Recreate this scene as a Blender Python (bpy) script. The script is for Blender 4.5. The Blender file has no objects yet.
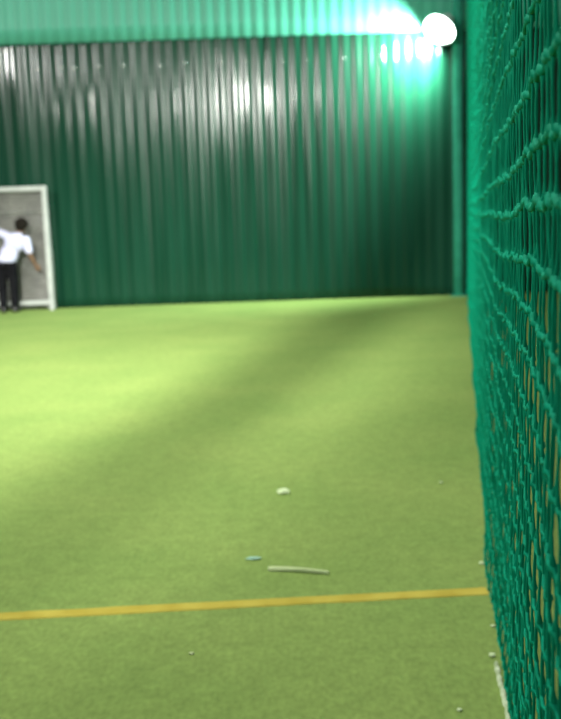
import bpy, bmesh, math, random
from mathutils import Vector, Matrix, noise
random.seed(7)
scn = bpy.context.scene
col = scn.collection
PI = math.pi

# ------------------------------------------------------------------ helpers
def link(name, verts, faces, mat, parent=None, smooth=True):
    me = bpy.data.meshes.new(name)
    me.from_pydata([tuple(v) for v in verts], [], faces)
    me.validate(); me.update()
    if smooth:
        me.polygons.foreach_set('use_smooth', [True] * len(me.polygons))
    me.materials.append(mat)
    o = bpy.data.objects.new(name, me)
    col.objects.link(o)
    if parent: o.parent = parent
    return o

def link_bm(name, bm, mat, parent=None, smooth=False):
    me = bpy.data.meshes.new(name)
    bmesh.ops.recalc_face_normals(bm, faces=bm.faces)
    bm.to_mesh(me); bm.free()
    if smooth:
        me.polygons.foreach_set('use_smooth', [True] * len(me.polygons))
    me.materials.append(mat)
    o = bpy.data.objects.new(name, me)
    col.objects.link(o)
    if parent: o.parent = parent
    return o

def tag(o, label, cat, group=None):
    o['label'] = label; o['category'] = cat
    if group: o['group'] = group
    return o

def struct(o):
    o['kind'] = 'structure'; return o

def empty(name, loc):
    o = bpy.data.objects.new(name, None); o.location = loc
    col.objects.link(o); return o

def box(bm, c, s, bevel=0.0, rot=None):
    m = Matrix.Translation(c)
    if rot is not None: m = m @ rot.to_4x4()
    m = m @ Matrix.Diagonal((s[0], s[1], s[2], 1))
    r = bmesh.ops.create_cube(bm, size=1, matrix=m)
    if bevel:
        es = list({e for v in r['verts'] for e in v.link_edges})
        bmesh.ops.bevel(bm, geom=es, offset=bevel, segments=3, profile=.5, affect='EDGES')

def tube_data(V, Fc, pts, rads, n=8, cap=True):
    base = len(V)
    k = len(pts)
    T = (pts[1] - pts[0]).normalized()
    up = Vector((0, 0, 1)) if abs(T.z) < .9 else Vector((1, 0, 0))
    N = T.cross(up).normalized()
    for i in range(k):
        if i == 0: t = pts[1] - pts[0]
        elif i == k - 1: t = pts[-1] - pts[-2]
        else: t = pts[i + 1] - pts[i - 1]
        t.normalize()
        N = (N - t * N.dot(t)).normalized()
        B = t.cross(N)
        for j in range(n):
            a = 2 * PI * j / n
            V.append(pts[i] + (N * math.cos(a) + B * math.sin(a)) * rads[i])
    for i in range(k - 1):
        for j in range(n):
            a = base + i * n + j; b = base + i * n + (j + 1) % n
            Fc.append((a, b, b + n, a + n))
    if cap:
        Fc.append(tuple(base + j for j in range(n))[::-1])
        Fc.append(tuple(base + (k - 1) * n + j for j in range(n)))

def tube(name, pts, r, mat, parent=None, n=14):
    V, Fc = [], []
    pts = [Vector(p) for p in pts]
    tube_data(V, Fc, pts, r if isinstance(r, list) else [r] * len(pts), n)
    return link(name, V, Fc, mat, parent)

def lathe(prof, n=28):
    V, Fc = [], []
    for (r, z) in prof:
        for j in range(n):
            a = 2 * PI * j / n
            V.append(Vector((r * math.cos(a), r * math.sin(a), z)))
    for i in range(len(prof) - 1):
        for j in range(n):
            a = i * n + j; b = i * n + (j + 1) % n
            Fc.append((a, b, b + n, a + n))
    Fc.append(tuple(range(n))[::-1])
    Fc.append(tuple((len(prof) - 1) * n + j for j in range(n)))
    return V, Fc

# ------------------------------------------------------------------ materials
def mat(name, colr, rough=.6, metal=0., spec=.5):
    m = bpy.data.materials.new(name); m.use_nodes = True
    b = m.node_tree.nodes['Principled BSDF']
    b.inputs['Base Color'].default_value = (*colr, 1)
    b.inputs['Roughness'].default_value = rough
    b.inputs['Metallic'].default_value = metal
    b.inputs['Specular IOR Level'].default_value = spec
    return m

def add_noise(m, scale, c1, c2, detail=4, vec_scale=None, lo=.3, hi=.7, bump=0, bdist=.01):
    nt = m.node_tree; b = nt.nodes['Principled BSDF']
    tc = nt.nodes.new('ShaderNodeTexCoord')
    mp = nt.nodes.new('ShaderNodeMapping')
    if vec_scale: mp.inputs['Scale'].default_value = vec_scale
    nz = nt.nodes.new('ShaderNodeTexNoise')
    nz.inputs['Scale'].default_value = scale; nz.inputs['Detail'].default_value = detail
    rp = nt.nodes.new('ShaderNodeValToRGB')
    rp.color_ramp.elements[0].position = lo; rp.color_ramp.elements[1].position = hi
    rp.color_ramp.elements[0].color = (*c1, 1); rp.color_ramp.elements[1].color = (*c2, 1)
    nt.links.new(tc.outputs['Object'], mp.inputs['Vector'])
    nt.links.new(mp.outputs['Vector'], nz.inputs['Vector'])
    nt.links.new(nz.outputs['Fac'], rp.inputs['Fac'])
    nt.links.new(rp.outputs['Color'], b.inputs['Base Color'])
    if bump:
        bp = nt.nodes.new('ShaderNodeBump')
        bp.inputs['Strength'].default_value = bump; bp.inputs['Distance'].default_value = bdist
        nt.links.new(nz.outputs['Fac'], bp.inputs['Height'])
        nt.links.new(bp.outputs['Normal'], b.inputs['Normal'])
    return m

# turf: large patches x fine fibre speckle
M_turf = mat('turf', (.2, .33, .06), .95, spec=.15)
def turf_nodes(m):
    nt = m.node_tree; b = nt.nodes['Principled BSDF']
    tc = nt.nodes.new('ShaderNodeTexCoord')
    def nz(sc, det, vs=(1, 1, 1)):
        mp = nt.nodes.new('ShaderNodeMapping'); mp.inputs['Scale'].default_value = vs
        n = nt.nodes.new('ShaderNodeTexNoise')
        n.inputs['Scale'].default_value = sc; n.inputs['Detail'].default_value = det
        nt.links.new(tc.outputs['Object'], mp.inputs['Vector']); nt.links.new(mp.outputs['Vector'], n.inputs['Vector'])
        return n
    big = nz(1.3, 3); fine = nz(60, 3, (1, .6, 1)); mid = nz(14, 4)
    r1 = nt.nodes.new('ShaderNodeValToRGB')
    r1.color_ramp.elements[0].position = .3; r1.color_ramp.elements[1].position = .72
    r1.color_ramp.elements[0].color = (.175, .262, .066, 1); r1.color_ramp.elements[1].color = (.215, .295, .078, 1)
    nt.links.new(big.outputs['Fac'], r1.inputs['Fac'])
    def dark(src, lo, hi, v0, v1, prev):
        r = nt.nodes.new('ShaderNodeMapRange')
        r.inputs['From Min'].default_value = lo; r.inputs['From Max'].default_value = hi
        r.inputs['To Min'].default_value = v0; r.inputs['To Max'].default_value = v1
        nt.links.new(src.outputs['Fac'], r.inputs['Value'])
        mx = nt.nodes.new('ShaderNodeMix'); mx.data_type = 'RGBA'; mx.blend_type = 'MULTIPLY'
        mx.inputs[0].default_value = 1
        nt.links.new(prev, mx.inputs[6]); nt.links.new(r.outputs['Result'], mx.inputs[7])
        return mx.outputs[2]
    c = dark(mid, .3, .7, .9, 1.08, r1.outputs['Color'])
    c = dark(fine, .3, .7, .84, 1.12, c)
    nt.links.new(c, b.inputs['Base Color'])
    bp = nt.nodes.new('ShaderNodeBump'); bp.inputs['Strength'].default_value = .3; bp.inputs['Distance'].default_value = .008
    nt.links.new(fine.outputs['Fac'], bp.inputs['Height']); nt.links.new(bp.outputs['Normal'], b.inputs['Normal'])
turf_nodes(M_turf)

M_wall = mat('green painted steel', (.012, .075, .045), .19, 0., .16)
add_noise(M_wall, 1.0, (.003, .027, .014), (.007, .040, .023), 3, (4.8, 1, .35), .3, .7)
def wall_rough(m):
    nt = m.node_tree; b = nt.nodes['Principled BSDF']
    tc = nt.nodes.new('ShaderNodeTexCoord'); mp = nt.nodes.new('ShaderNodeMapping'); mp.inputs['Scale'].default_value = (3.1, 1, .12)
    n = nt.nodes.new('ShaderNodeTexNoise'); n.inputs['Scale'].default_value = 1.7; n.inputs['Detail'].default_value = 3
    r = nt.nodes.new('ShaderNodeMapRange'); r.inputs['From Min'].default_value = .35; r.inputs['From Max'].default_value = .65
    r.inputs['To Min'].default_value = .10; r.inputs['To Max'].default_value = .24
    nt.links.new(tc.outputs['Object'], mp.inputs['Vector']); nt.links.new(mp.outputs['Vector'], n.inputs['Vector'])
    nt.links.new(n.outputs['Fac'], r.inputs['Value']); nt.links.new(r.outputs['Result'], b.inputs['Roughness'])
wall_rough(M_wall)
M_upper = mat('pale green translucent sheet', (.14, .54, .40), .4, 0., .3)
def upper_nodes(m):
    nt = m.node_tree; b = nt.nodes['Principled BSDF']; out = nt.nodes['Material Output']
    tr = nt.nodes.new('ShaderNodeBsdfTranslucent'); tr.inputs['Color'].default_value = (.16, .66, .5, 1)
    mx = nt.nodes.new('ShaderNodeMixShader'); mx.inputs[0].default_value = .5
    nt.links.new(b.outputs[0], mx.inputs[1]); nt.links.new(tr.outputs[0], mx.inputs[2])
    nt.links.new(mx.outputs[0], out.inputs['Surface'])
upper_nodes(M_upper)
M_net = mat('green knotted twine', (.0, .30, .17), .8, 0., .08)
add_noise(M_net, 30, (.0, .195, .104), (.0, .275, .158), 3, None, .3, .7, .3, .003)
M_white = mat('white painted steel', (.62, .66, .62), .45)
add_noise(M_white, 6, (.27, .29, .275), (.36, .38, .36), 3)
M_gnet = mat('grey goal netting', (.3, .3, .28), .9)
add_noise(M_gnet, 5, (.22, .22, .21), (.34, .34, .31), 3)
M_sheet = mat('grey backing cloth', (.12, .12, .11), .95, spec=.1)
add_noise(M_sheet, 2.2, (.085, .082, .078), (.16, .16, .145), 4, (1.6, 1, .5))
M_yellow = mat('yellow line', (.5, .38, .04), .9, spec=.15)
add_noise(M_yellow, 9, (.38, .30, .04), (.48, .40, .07), 4)
M_post = mat('green painted post', (.02, .22, .14), .8, 0., .1)
add_noise(M_post, 5, (.02, .2, .125), (.03, .26, .17), 3)
M_paper = mat('white paper', (.75, .8, .66), .9); add_noise(M_paper, 40, (.42, .53, .28), (.62, .72, .44), 2)
M_pale = mat('pale yellow green plastic', (.55, .66, .34), .6); add_noise(M_pale, 20, (.46, .54, .27), (.56, .63, .34), 2)
M_strip = mat('pale grey green strip', (.4, .5, .3), .9); add_noise(M_strip, 45, (.28, .36, .18), (.6, .68, .48), 3)
M_blue = mat('pale blue plastic', (.22, .55, .5), .6); add_noise(M_blue, 40, (.24, .46, .33), (.34, .52, .40), 2)
M_dark = mat('dark grey lamp body', (.06, .08, .075), .4); add_noise(M_dark, 12, (.05, .07, .065), (.08, .1, .09), 2)
M_lamp = mat('white lamp bowl', (.75, .85, .8), .5); add_noise(M_lamp, 12, (.7, .8, .75), (.8, .9, .85), 2)
M_screw = mat('bright screw', (.7, .75, .72), .25, .8); add_noise(M_screw, 30, (.65, .7, .68), (.8, .82, .8), 2)
M_skin = mat('brown skin', (.24, .12, .065), .6); add_noise(M_skin, 18, (.12, .062, .036), (.16, .085, .05), 3)
M_hair = mat('dark hair', (.012, .01, .008), .9, 0., .1); add_noise(M_hair, 90, (.004, .0035, .003), (.014, .011, .008), 3)
M_shirt = mat('white shirt cloth', (.66, .66, .85), .9); add_noise(M_shirt, 9, (.40, .40, .57), (.52, .52, .70), 3, None, .3, .7, .2, .01)
M_trous = mat('black trouser cloth', (.016, .018, .022), 1, 0., .06); add_noise(M_trous, 12, (.004, .004, .005), (.009, .009, .011), 3)
M_shoe = mat('black shoe', (.012, .012, .012), .4); add_noise(M_shoe, 20, (.009, .009, .009), (.02, .02, .02), 2)
M_lens = bpy.data.materials.new('lamp lens'); M_lens.use_nodes = True
_b = M_lens.node_tree.nodes['Principled BSDF']
_b.inputs['Base Color'].default_value = (.9, 1, .95, 1)
_b.inputs['Emission Color'].default_value = (.8, 1, .92, 1)
_b.inputs['Emission Strength'].default_value = 14

# ------------------------------------------------------------------ setting
YW = 15.25          # back wall
o = link('floor', [(-14, -6, 0), (10, -6, 0), (10, YW + .2, 0), (-14, YW + .2, 0)], [(0, 1, 2, 3)], M_turf, smooth=False); struct(o)

PER, AMP = .2, .009
def rib(x):                        # rounded trapezoid rib, towards the camera = positive
    u = math.cos(2 * PI * x / PER)
    return AMP * math.tanh(2.2 * u) / math.tanh(2.2)
def corrugated(name, x0, x1, z0, z1, y, m, nz=6, wob=.006, amp=1.):
    V, Fc = [], []
    nx = int((x1 - x0) / PER * 14)
    for k in range(nz + 1):
        z = z0 + (z1 - z0) * k / nz
        for i in range(nx + 1):
            x = x0 + (x1 - x0) * i / nx
            w = wob * noise.noise(Vector((x * 1.1, z * .8, y)))
            V.append((x, y - amp * rib(x) + w, z))
    for k in range(nz):
        for i in range(nx):
            a = k * (nx + 1) + i
            Fc.append((a, a + 1, a + nx + 2, a + nx + 1))
    o = link(name, V, Fc, m)
    s = o.modifiers.new('thick', 'SOLIDIFY'); s.thickness = .003; s.offset = 1
    return struct(o)
wall = corrugated('wall_back', -14, 10, 0, 4.45, YW, M_wall, 24)
upper = corrugated('wall_back_upper', -14, 10, 4.30, 6.6, YW - .045, M_upper, 8, .006, .5)

# screw heads along the rib tops of the lower sheets
V0, F0 = lathe([(.004, .012), (.009, .011), (.012, .007), (.012, .003), (.018, .002), (.018, 0)], 12)
V0 = [Vector((v.x, -v.z, v.y)) for v in V0]
first = None
for i, k in enumerate([-22, -19, -17, -16, -14, -12, -9, -7, -4, -2, 1, 3, 6, 9]):
    if first is None:
        s = link('screw', V0, F0, M_screw, wall); first = s
    else:
        s = first.copy(); col.objects.link(s); s.parent = wall
    s.location = (k * PER, YW - AMP - .002, 3.93 + random.uniform(-.02, .02))

# ------------------------------------------------------------------ netting beside the camera
NX0, NS = .098, .2035
def net_pt(y, z):
    x = NX0 + NS * y
    low = max(0., 1. - z / 1.3)
    n = noise.noise(Vector((y * .9, z * .8, 3.1)))
    n2 = noise.noise(Vector((y * 4.0, z * 3.0, 9.7)))
    near = max(0., min(1., (y - .2) / 1.2))
    x += near * (.012 * n + .006 * n2) + low * low * .009 * math.sin(z * 34 + 2.2 * n + y * 3.1) * near
    x += low ** 3 * max(0., (3.4 - y)) * .03
    return Vector((x, y, z))
def build_net():
    V, Fc = [], []
    Y0, Y1 = -.4, 14.9
    ys, y = [], Y0
    while y < Y1:
        ys.append(y); y += .034 * (1 + random.uniform(-.4, .4))
    zs, z = [], .035
    while z < 1.36:
        zs.append(z); z += .078 * (1 + random.uniform(-.1, .1))
    while z < 5.6:
        zs.append(z); z += .088 * (1 + random.uniform(-.15, .15))
    # knot positions
    K = {}
    for i, y in enumerate(ys):
        for k, z in enumerate(zs):
            yy = y + random.uniform(-.005, .005) + .02 * noise.noise(Vector((y, z * 1.7, 5)))
            zz = z + random.uniform(-.007, .007) + .045 * noise.noise(Vector((y * .75, z * 2.2, 1.5))) * min(1, z * 3)
            p = net_pt(yy, max(zz, .012))
            p.x += random.uniform(-.002, .002)
            K[i, k] = p
    # upright twines
    for i, y in enumerate(ys):
        nearq = y < 4.5
        pts, rad = [], []
        for k in range(len(zs)):
            p = K[i, k]
            if k:
                q = K[i, k - 1]
                for f in ((.2, .5, .8) if nearq else (.5,)):
                    s = q.lerp(p, f)
                    s.x += .002 * math.sin(PI * f) * (1 if (i + k) % 2 else -1)
                    pts.append(s); rad.append((.0017 if f == .5 else .0019) + .0006 * max(0., min(1., (.9 - p.z) / .4)))
            pts.append(p); rad.append((.0050 if i % 3 == 0 else .0030) if nearq else .0032)
        tube_data(V, Fc, pts, rad, 6 if nearq else 4)
    # level ropes, each sagging a little from knot to knot
    for k, z in enumerate(zs):
        lowf = max(0., min(1., (1.36 - z) / .3))
        pts, rad = [], []
        for i, y in enumerate(ys):
            nearq = y < 4.5
            p = K[i, k]
            if i:
                q = K[i - 1, k]
                for f in ((.2, .5, .8) if nearq else (.5,)):
                    s = q.lerp(p, f)
                    s.z -= .004 * math.sin(PI * f)
                    s.x -= .0025 * math.sin(PI * f) * (1 if (i * 7 + k * 3) % 3 else -.7)
                    pts.append(s); rad.append(.0048 - .0022 * lowf)
            pts.append(p); rad.append(((.0082 if i % 3 == 0 else .0060) * (1 - lowf) + (.0066 if i % 3 == 0 else .0034) * lowf) if nearq else .0055)
        tube_data(V, Fc, pts, rad, 7)
    return link('netting', V, Fc, M_net)
net = build_net()
tag(net, 'tall green knotted netting curtain hanging down to the turf along the right side', 'net')

# green post that ends the netting at the back wall
pr = empty('net_post', (3.02, 15.08, 0))
tag(pr, 'green upright post between the floodlight and the far end of the netting', 'post')
tube('pole', [(0, 0, 0.01), (0, 0, 2), (0, 0, 6.4)], .085, M_post, pr, 18)
bm = bmesh.new(); box(bm, (0, 0, .008), (.26, .22, .016), .003); link_bm('base_plate', bm, M_post, pr)

# ------------------------------------------------------------------ yellow line
def strip(name, p0, p1, w, h, m):
    V, Fc = [], []
    n = 160
    for i in range(n + 1):
        t = i / n
        x = p0[0] + (p1[0] - p0[0]) * t; y = p0[1] + (p1[1] - p0[1]) * t
        a = .004 * noise.noise(Vector((x * 6, 1, 0))); b = .004 * noise.noise(Vector((x * 6, 7, 0)))
        V += [(x, y - w / 2 + a, .0005), (x, y - w / 2 + .004 + a, h), (x, y + w / 2 - .004 + b, h), (x, y + w / 2 + b, .0005)]
    for i in range(n):
        for j in range(3):
            a = i * 4 + j
            Fc.append((a, a + 4, a + 5, a + 1))
    return link(name, V, Fc, m, smooth=False)
ln = strip('boundary_line', (-9, 2.63), (.72, 3.085), .062, .004, M_yellow)
tag(ln, 'thin yellow line running across the turf to the netting', 'line')

# ------------------------------------------------------------------ goal
GX, GY, GW, GH, GD = -3.76, 14.93, 3.0, 1.97, .2
gr = empty('goal', (GX, GY, 0))
tag(gr, 'white framed small goal with grey net standing against the back wall', 'goal')
PW = .08
def bar(name, c, s):
    bm = bmesh.new(); box(bm, c, s, .012); return link_bm(name, bm, M_white, gr)
bar('post', (0, 0, GH / 2), (PW, PW, GH)); bar('post', (-GW, 0, GH / 2), (PW, PW, GH))
bar('crossbar', (-GW / 2, 0, GH + PW / 2 - .02), (GW + PW, PW, PW))
bar('bottom_bar', (-GW / 2, .01, .13), (GW - PW, .07, .075))
for x in (0, -GW):
    tube('side_stay', [(x, .03, GH - .02), (x, GD * .5, GH - .25), (x, GD, .9), (x, GD, .03)], .018, M_white, gr, 10)
    tube('ground_stay', [(x, 0.03, .03), (x, GD * .5, .03), (x, GD, .03)], .02, M_white, gr, 10)
# netting of the goal: grid of thin twines on back and side
def goal_net():
    V, Fc = [], []
    def prof(t):           # from crossbar down to the rear foot
        if t < .25: f = t / .25; return (.03 + (GD - .05) * (1 - math.cos(f * PI / 2)) , GH - .02 - .35 * math.sin(f * PI / 2))
        f = (t - .25) / .75; return (GD - .02, (GH - .37) * (1 - f) + .04)
    nx, nt = 60, 40
    for i in range(nx + 1):
        x = -GW * i / nx
        pts = [Vector((x + .008 * math.sin(j * 1.3 + i), prof(j / nt)[0], prof(j / nt)[1])) for j in range(nt + 1)]
        tube_data(V, Fc, pts, [.006] * len(pts), 4)
    for j in range(0, nt + 1):
        y, z = prof(j / nt)
        pts = [Vector((-GW * i / nx, y + .006 * math.sin(i + j), z - .006 * (i % 2))) for i in range(nx + 1)]
        tube_data(V, Fc, pts, [.006] * len(pts), 4)
    return link('goal_net', V, Fc, M_gnet, gr)
goal_net()
# grey cloth behind the net
V, Fc = [], []
nx, nz = 60, 30
for k in range(nz + 1):
    for i in range(nx + 1):
        x = -.03 - (GW - .06) * i / nx; z = .02 + (GH - .03) * k / nz
        V.append((x, GD + .035 + .012 * noise.noise(Vector((x * 2, z * .7, 0))), z))
for k in range(nz):
    for i in range(nx):
        a = k * (nx + 1) + i; Fc.append((a, a + 1, a + nx + 2, a + nx + 1))
link('backing_cloth', V, Fc, M_sheet, gr)

# ------------------------------------------------------------------ person
def capsule(bm, a, b, ra, rb, n=14):
    a, b = Vector(a), Vector(b)
    for p, r in ((a, ra), (b, rb)):
        bmesh.ops.create_icosphere(bm, subdivisions=2, radius=r, matrix=Matrix.Translation(p))
    d = b - a
    q = Vector((0, 0, 1)).rotation_difference(d).to_matrix().to_4x4()
    bmesh.ops.create_cone(bm, cap_ends=True, segments=n, radius1=ra, radius2=rb, depth=d.length,
                          matrix=Matrix.Translation((a + b) / 2) @ q)
def ell(bm, c, s, rot=None):
    m = Matrix.Translation(c)
    if rot is not None: m = m @ rot.to_4x4()
    bmesh.ops.create_icosphere(bm, subdivisions=3, radius=1, matrix=m @ Matrix.Diagonal((*s, 1)))
def fuse(name, bm, voxel, m, parent=None, it=6):
    me = bpy.data.meshes.new(name); bm.to_mesh(me); bm.free()
    o = bpy.data.objects.new(name, me); col.objects.link(o)
    r = o.modifiers.new('r', 'REMESH'); r.mode = 'VOXEL'; r.voxel_size = voxel; r.use_smooth_shade = True
    s = o.modifiers.new('s', 'SMOOTH'); s.iterations = it; s.factor = .5
    dg = bpy.context.evaluated_depsgraph_get()
    me2 = bpy.data.meshes.new_from_object(o.evaluated_get(dg))
    o.modifiers.clear(); o.data = me2; me2.name = name
    me2.materials.clear(); me2.materials.append(m)
    me2.polygons.foreach_set('use_smooth', [True] * len(me2.polygons))
    if parent: o.parent = parent
    return o

# back to the camera (facing +Y), weight over the legs, torso and head leaning to the right
P = dict(hipL=(-.165, 0, .74), hipR=(-.005, 0, .74), kneeL=(-.17, .02, .40), kneeR=(0, .03, .40), ankL=(-.17, -.01, .075), ankR=(-.01, .03, .075),
         pelvis=(-.085, 0, .78), waist=(-.03, .01, .90), chest=(.06, .03, 1.07), neck=(.125, .05, 1.20), head=(.165, .085, 1.325),
         shL=(-.045, .03, 1.185), shR=(.235, .03, 1.115), elL=(-.25, .08, 1.27), wrL=(-.37, .2, 1.42), elR=(.275, .02, .905), wrR=(.33, .10, .735))
hrot = Matrix.Rotation(-.25, 3, 'X') @ Matrix.Rotation(.22, 3, 'Y')
def limb(bm, names, rs, grow=0):
    for (a, b), (ra, rb) in zip(zip(names, names[1:]), zip(rs, rs[1:])):
        capsule(bm, P[a], P[b], ra + grow, rb + grow)
def hand(bm, wr, el, side):
    w = Vector(wr); d = (w - Vector(el)).normalized()
    s = d.cross(Vector((0, 1, 0))).normalized() * side
    nrm = d.cross(s).normalized()
    capsule(bm, w, w + d * .035, .021, .022)
    palm = w + d * .05
    for t in (-1, -.33, .33, 1):
        capsule(bm, w + d * .02 + s * t * .014, w + d * .075 + s * t * .024, .012, .0105)
    for t, L in ((-1, .058), (-.33, .068), (.33, .064), (1, .048)):
        b0 = w + d * .075 + s * t * .024
        b1 = b0 + d * L * .5 + nrm * L * .08 + s * t * .003
        b2 = b1 + d * L * .42 + nrm * L * .28
        capsule(bm, b0, b1, .0095, .0085); capsule(bm, b1, b2, .0085, .007)
    t0 = w + d * .025 - s * .018
    t1 = t0 + d * .03 - s * .024 + nrm * .01
    t2 = t1 + d * .03 - s * .006 + nrm * .012
    capsule(bm, t0, t1, .0115, .0095); capsule(bm, t1, t2, .0095, .008)
bm = bmesh.new()
limb(bm, ['hipL', 'kneeL', 'ankL'], [.072, .05, .036]); limb(bm, ['hipR', 'kneeR', 'ankR'], [.072, .05, .036])
for s, a in ((-1, 'ankL'), (1, 'ankR')):
    x, y, z = P[a]; capsule(bm, (x, y - .01, .042), (x + s * .03, y + .12, .035), .034, .028)
ell(bm, P['pelvis'], (.135, .095, .11)); ell(bm, P['waist'], (.115, .085, .13)); ell(bm, P['chest'], (.14, .095, .16), Matrix.Rotation(.25, 3, 'Y'))
limb(bm, ['chest', 'shL', 'elL', 'wrL'], [.08, .052, .037, .025]); limb(bm, ['chest', 'shR', 'elR', 'wrR'], [.08, .052, .037, .025])
limb(bm, ['chest', 'neck', 'head'], [.07, .045, .045])
hc = Vector(P['head'])
def H(v): return hc + hrot @ Vector(v)
ell(bm, H((0, 0, .01)), (.075, .092, .10), hrot)
ell(bm, H((0, .035, -.05)), (.054, .056, .055), hrot)                     # jaw
capsule(bm, H((0, .088, .012)), H((0, .108, -.018)), .008, .013)           # nose
capsule(bm, H((-.02, .084, -.048)), H((.02, .084, -.048)), .007, .007)     # lips
for s in (-1, 1):
    ell(bm, H((s * .077, 0, -.005)), (.012, .02, .03), hrot)               # ears
    capsule(bm, H((s * .015, .086, .03)), H((s * .042, .078, .028)), .008, .007)   # brow
hand(bm, P['wrL'], P['elL'], 1); hand(bm, P['wrR'], P['elR'], -1)
person = fuse('person', bm, .0055, M_skin, None, 4)
tag(person, 'dark-haired person in white shirt and black trousers, back turned, leaning right in the goal mouth', 'person')
# eyes
for s in (-1, 1):
    bm = bmesh.new(); ell(bm, H((s * .029, .079, .012)), (.012, .009, .008), hrot); link_bm('eye', bm, M_hair, person, True)
# shirt
bm = bmesh.new()
ell(bm, P['waist'], (.14, .11, .15)); ell(bm, (-.07, 0, .83), (.15, .115, .09)); ell(bm, P['chest'], (.158, .112, .165), Matrix.Rotation(.25, 3, 'Y'))
limb(bm, ['chest', 'shL', 'elL'], [.09, .066, .062]); limb(bm, ['chest', 'shR'], [.09, .066])
el = Vector(P['shR']).lerp(Vector(P['elR']), .8); capsule(bm, P['shR'], el, .066, .06)
capsule(bm, Vector(P['chest']).lerp(Vector(P['neck']), .5), Vector(P['neck']) + Vector((.004, 0, -.005)), .07, .052)
fuse('shirt', bm, .009, M_shirt, person, 5)
# trousers
bm = bmesh.new()
ell(bm, (-.085, 0, .76), (.142, .105, .10))
for s in 'LR':
    kn, an = Vector(P['knee' + s]), Vector(P['ank' + s])
    capsule(bm, P['hip' + s], kn, .086, .068); capsule(bm, kn, an + Vector((0, 0, .01)), .068, .056)
fuse('trousers', bm, .009, M_trous, person, 5)
# hair cap
bm = bmesh.new()
ell(bm, H((0, -.016, .035)), (.102, .108, .10), hrot); ell(bm, H((0, -.045, -.02)), (.078, .062, .07), hrot)
ell(bm, H((.02, .05, .088)), (.055, .045, .03), hrot)
ha = fuse('hair', bm, .008, M_hair, person, 3)
for v in ha.data.vertices:
    v.co += v.normal * .006 * noise.noise(v.co * 55)
# shoes
for s, a in ((-1, 'ankL'), (1, 'ankR')):
    x, y, z = P[a]; bm = bmesh.new()
    capsule(bm, (x, y - .015, .046), (x + s * .03, y + .13, .04), .046, .036); capsule(bm, (x, y - .012, .05), (x, y - .01, .085), .046, .045)
    sh = fuse('shoe', bm, .007, M_shoe, person, 3)
    for v in sh.data.vertices: v.co.z = max(v.co.z, .002)
person.location = (-4.30, 14.66, 0); person.scale = (1.07, 1.07, 1.05)

# ------------------------------------------------------------------ floodlight high on the back wall
fl = empty('floodlight', (2.72, 15.2, 4.26))
tag(fl, 'glowing white floodlight high on the back wall next to the netting', 'lamp')
aim = Vector((-.55, -.5, -.67)).normalized()
q = Vector((0, 0, -1)).rotation_difference(aim).to_matrix()
ctr = Vector((.02, -.3, .05))
def place(V): return [ctr + q @ v for v in V]
V, Fc = lathe([(.07, .22), (.09, .2), (.10, .12), (.17, .06), (.25, -.06), (.275, -.10), (.265, -.10), (.24, -.055), (.16, .05), (.02, .06)], 36)
link('reflector', place(V), Fc, M_lamp, fl)
V, Fc = lathe([(.01, -.10), (.15, -.098), (.235, -.085), (.255, -.078), (.235, -.07), (.01, -.07)], 36)
link('lens', place(V), Fc, M_lens, fl)
tube('bracket', [(0, -.02, .06), (0, -.12, .12), tuple(ctr + q @ Vector((0, 0, .2)))], .022, M_dark, fl, 10)
bm = bmesh.new(); box(bm, (0, -.1, .07), (.14, .02, .2), .004); link_bm('wall_plate', bm, M_dark, fl)

# ------------------------------------------------------------------ litter on the turf
def scrap(name, loc, size, m, label, seed, cat='litter', flat=.35):
    bm = bmesh.new()
    bmesh.ops.create_icosphere(bm, subdivisions=3, radius=1)
    for v in bm.verts:
        n = noise.noise(v.co * 1.6 + Vector((seed, 0, 0))) + .6 * noise.noise(v.co * 3.7 + Vector((0, seed, 0)))
        v.co *= 1 + .45 * n
        v.co = Vector((v.co.x * size[0] / 2, v.co.y * size[1] / 2, v.co.z * flat * min(size) / 2))
    lo = min(v.co.z for v in bm.verts)
    for v in bm.verts: v.co.z -= lo - .001
    o = link_bm(name, bm, m); o.location = loc
    return tag(o, label, cat)
scrap('paper_scrap', (-.01, 4.35, 0), (.062, .055), M_paper, 'crumpled white paper scrap lying on the turf beyond the pale stick', 1.3)
scrap('plastic_scrap', (-.135, 3.47, 0), (.055, .026), M_blue, 'small pale blue scrap on the turf at the left end of the pale stick', 4.1, flat=.3)
scrap('paper_fleck', (-.312, 2.68, 0), (.014, .012), M_pale, 'tiny pale fleck on the turf nearer than the yellow line, well left of the netting', 7.7)
scrap('paper_fleck', (.461, 2.30, 0), (.014, .014), M_paper, 'tiny white fleck on the turf close to the netting, bottom right of the pitch', 8.8)
for i, (x, y, sz, lb) in enumerate([
        (.757, 3.345, .020, 'white fleck against the netting foot just beyond the yellow line'),
        (.672, 2.80, .014, 'white fleck against the netting foot, first one nearer than the yellow line'),
        (.622, 2.60, .020, 'white fleck against the netting foot, second one nearer than the yellow line'),
        (.795, 4.43, .018, 'pale fleck on the turf left of the netting, farthest of the flecks')]):
    scrap('paper_fleck', (x, y, 0), (sz, sz), M_paper, lb, 11 + i * 3.3, flat=.45)
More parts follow.
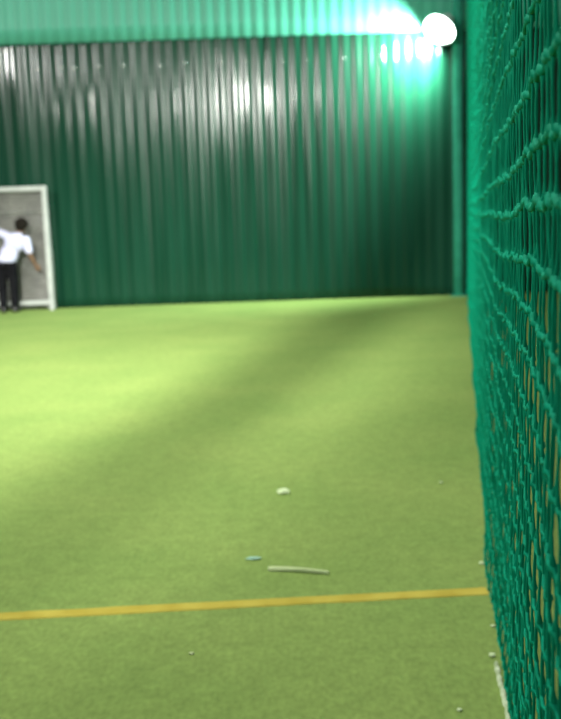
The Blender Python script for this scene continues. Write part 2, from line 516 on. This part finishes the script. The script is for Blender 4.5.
# ragged pale strip along the foot of the netting, nearest the camera
V, Fc = [], []
n = 46
for i in range(n + 1):
    t = i / n
    x = .622 - .052 * t + .003 * noise.noise(Vector((t * 9, 0, 2))); y = 2.55 - .42 * t
    w = .004 + .0035 * (1 + noise.noise(Vector((t * 16, 4, 1)))) ; h = .006 + .005 * (1 + noise.noise(Vector((t * 14, 8, 3))))
    V += [(x - w, y, .001), (x - w * .5, y, h), (x + w * .5, y, h * .9), (x + w, y, .001)]
for i in range(n):
    for j in range(4):
        a = i * 4 + j; b = i * 4 + (j + 1) % 4
        Fc.append((a, b, b + 4, a + 4))
Fc += [(0, 1, 2, 3), (n * 4 + 3, n * 4 + 2, n * 4 + 1, n * 4)]
tag(link('paper_strip', V, Fc, M_strip, smooth=False), 'ragged pale strip along the foot of the netting at the bottom of the view', 'litter')
# the pale stick: a flattened tapering strip, slightly bowed
V, Fc = [], []
n = 30
for i in range(n + 1):
    t = i / n
    x = -.076 + .235 * t; y = 3.352 - .062 * t + .003 * math.sin(PI * t)
    w = (.013 - .007 * t) * (1 if 0 < i < n else .5); z = .006 + .004 * math.sin(PI * t)
    V += [(x, y - w, z - .003), (x, y - w * .8, z + .006), (x, y + w * .8, z + .006), (x, y + w, z - .003)]
for i in range(n):
    for j in range(4):
        a = i * 4 + j; b = i * 4 + (j + 1) % 4
        Fc.append((a, b, b + 4, a + 4))
Fc += [(0, 1, 2, 3), (n * 4 + 3, n * 4 + 2, n * 4 + 1, n * 4)]
st = link('plastic_stick', V, Fc, M_pale, smooth=False)
tag(st, 'pale slender stick lying on the turf just beyond the yellow line', 'stick')

# ------------------------------------------------------------------ lights
w = bpy.data.worlds.new('World'); scn.world = w; w.use_nodes = True
w.node_tree.nodes['Background'].inputs['Color'].default_value = (.85, 1, .93, 1)
w.node_tree.nodes['Background'].inputs['Strength'].default_value = .25
def area(name, loc, target, sx, sy, e, c=(1, 1, .95)):
    l = bpy.data.lights.new(name, 'AREA'); l.shape = 'RECTANGLE'; l.size = sx; l.size_y = sy; l.energy = e; l.color = c
    o = bpy.data.objects.new(name, l); col.objects.link(o); o.location = loc
    o.rotation_euler = (Vector(target) - Vector(loc)).to_track_quat('-Z', 'Y').to_euler()
    return o
# unseen spots added behind the camera, crossed by a beam to shade the turf
L = Vector((-1.245, -5, 6.0))
for aimp, e, size in (((-2.5, 7.6, 0), 10800, 33), ((-.9, 14.2, 0), 26000, 30)):
    sl = bpy.data.lights.new('added_spot_rear', 'SPOT'); sl.energy = e; sl.color = (1, 1, .93); sl.shadow_soft_size = .13
    sl.spot_size = math.radians(size); sl.spot_blend = 1.0
    so = bpy.data.objects.new('added_spot_rear', sl); col.objects.link(so); so.location = L
    so.rotation_euler = (Vector(aimp) - L).to_track_quat('-Z', 'Y').to_euler()
A = Vector((-.88, 4.51, 0)); B = Vector((2.84, 15.25, 3.06))
t = .26
pa, pb = L.lerp(A, t), L.lerp(B, t)
d = (pb - pa)
pa -= d * .5; pb += d * .9
bm = bmesh.new()
rot = (pb - pa).to_track_quat('Y', 'Z').to_matrix()
box(bm, (pa + pb) / 2, (.21, (pb - pa).length, .21), .01, rot)
o = link_bm('shade_beam_1', bm, M_dark); struct(o)  # unseen blocker added to throw the soft band of shade
area('lamp_left', (-3.2, 8.5, 6.4), (-2.2, 9.5, 0), .9, .9, 260, (1, 1, .9))
area('lamp_left_front', (-7.2, 4.5, 5.9), (-3.9, 14, 2.5), .7, .7, 900, (1, 1, .95))
l = bpy.data.lights.new('floodlight_glow', 'SPOT'); l.energy = 2500; l.shadow_soft_size = .12; l.spot_size = math.radians(150); l.spot_blend = .8; l.color = (.8, 1, .92)
o = bpy.data.objects.new('floodlight_glow', l); col.objects.link(o)
o.location = Vector(fl.location) + ctr + aim * .26
o.rotation_euler = Vector((-.62, .5, -.35)).to_track_quat('-Z', 'Y').to_euler()

area('fill_overhead', (-.5, 3.4, 5.7), (.2, 4.4, 0), 1.1, 1.1, 205, (1, 1, .94))  # unseen fill added to light rope tops and near turf
sl = bpy.data.lights.new('fill_side', 'SPOT'); sl.energy = 650; sl.color = (1, 1, .95); sl.shadow_soft_size = .3  # no lamp stands here: side fill added to brighten the netting
sl.spot_size = math.radians(36); sl.spot_blend = 1.0
so = bpy.data.objects.new('fill_side', sl); col.objects.link(so); so.location = (-5.5, -.5, 3.4)
so.rotation_euler = (Vector((.6, 2.3, 1.5)) - so.location).to_track_quat('-Z', 'Y').to_euler()

# ------------------------------------------------------------------ camera
cam = bpy.data.cameras.new('Camera'); co = bpy.data.objects.new('Camera', cam); col.objects.link(co)
cam.sensor_fit = 'HORIZONTAL'; cam.sensor_width = 36; cam.lens = 900 / 561 * 36
cam.clip_start = .02; cam.clip_end = 100
pitch = math.radians(8.790); roll = math.radians(1.890)
fw = Vector((0, math.cos(pitch), -math.sin(pitch))); r0 = Vector((1, 0, 0)); u0 = r0.cross(fw)
# the horizon climbs to the right in the picture: camera rolled clockwise
rt = r0 * math.cos(roll) - u0 * math.sin(roll); up = u0 * math.cos(roll) + r0 * math.sin(roll)
m3 = Matrix((rt, up, -fw)).transposed()
co.matrix_world = Matrix.Translation((0, 0, 1.35)) @ m3.to_4x4()
cam.dof.use_dof = True; cam.dof.focus_distance = 1.38; cam.dof.aperture_fstop = 6.4
scn.camera = co
scn.view_settings.view_transform = 'Standard'
scn.view_settings.look = 'None'
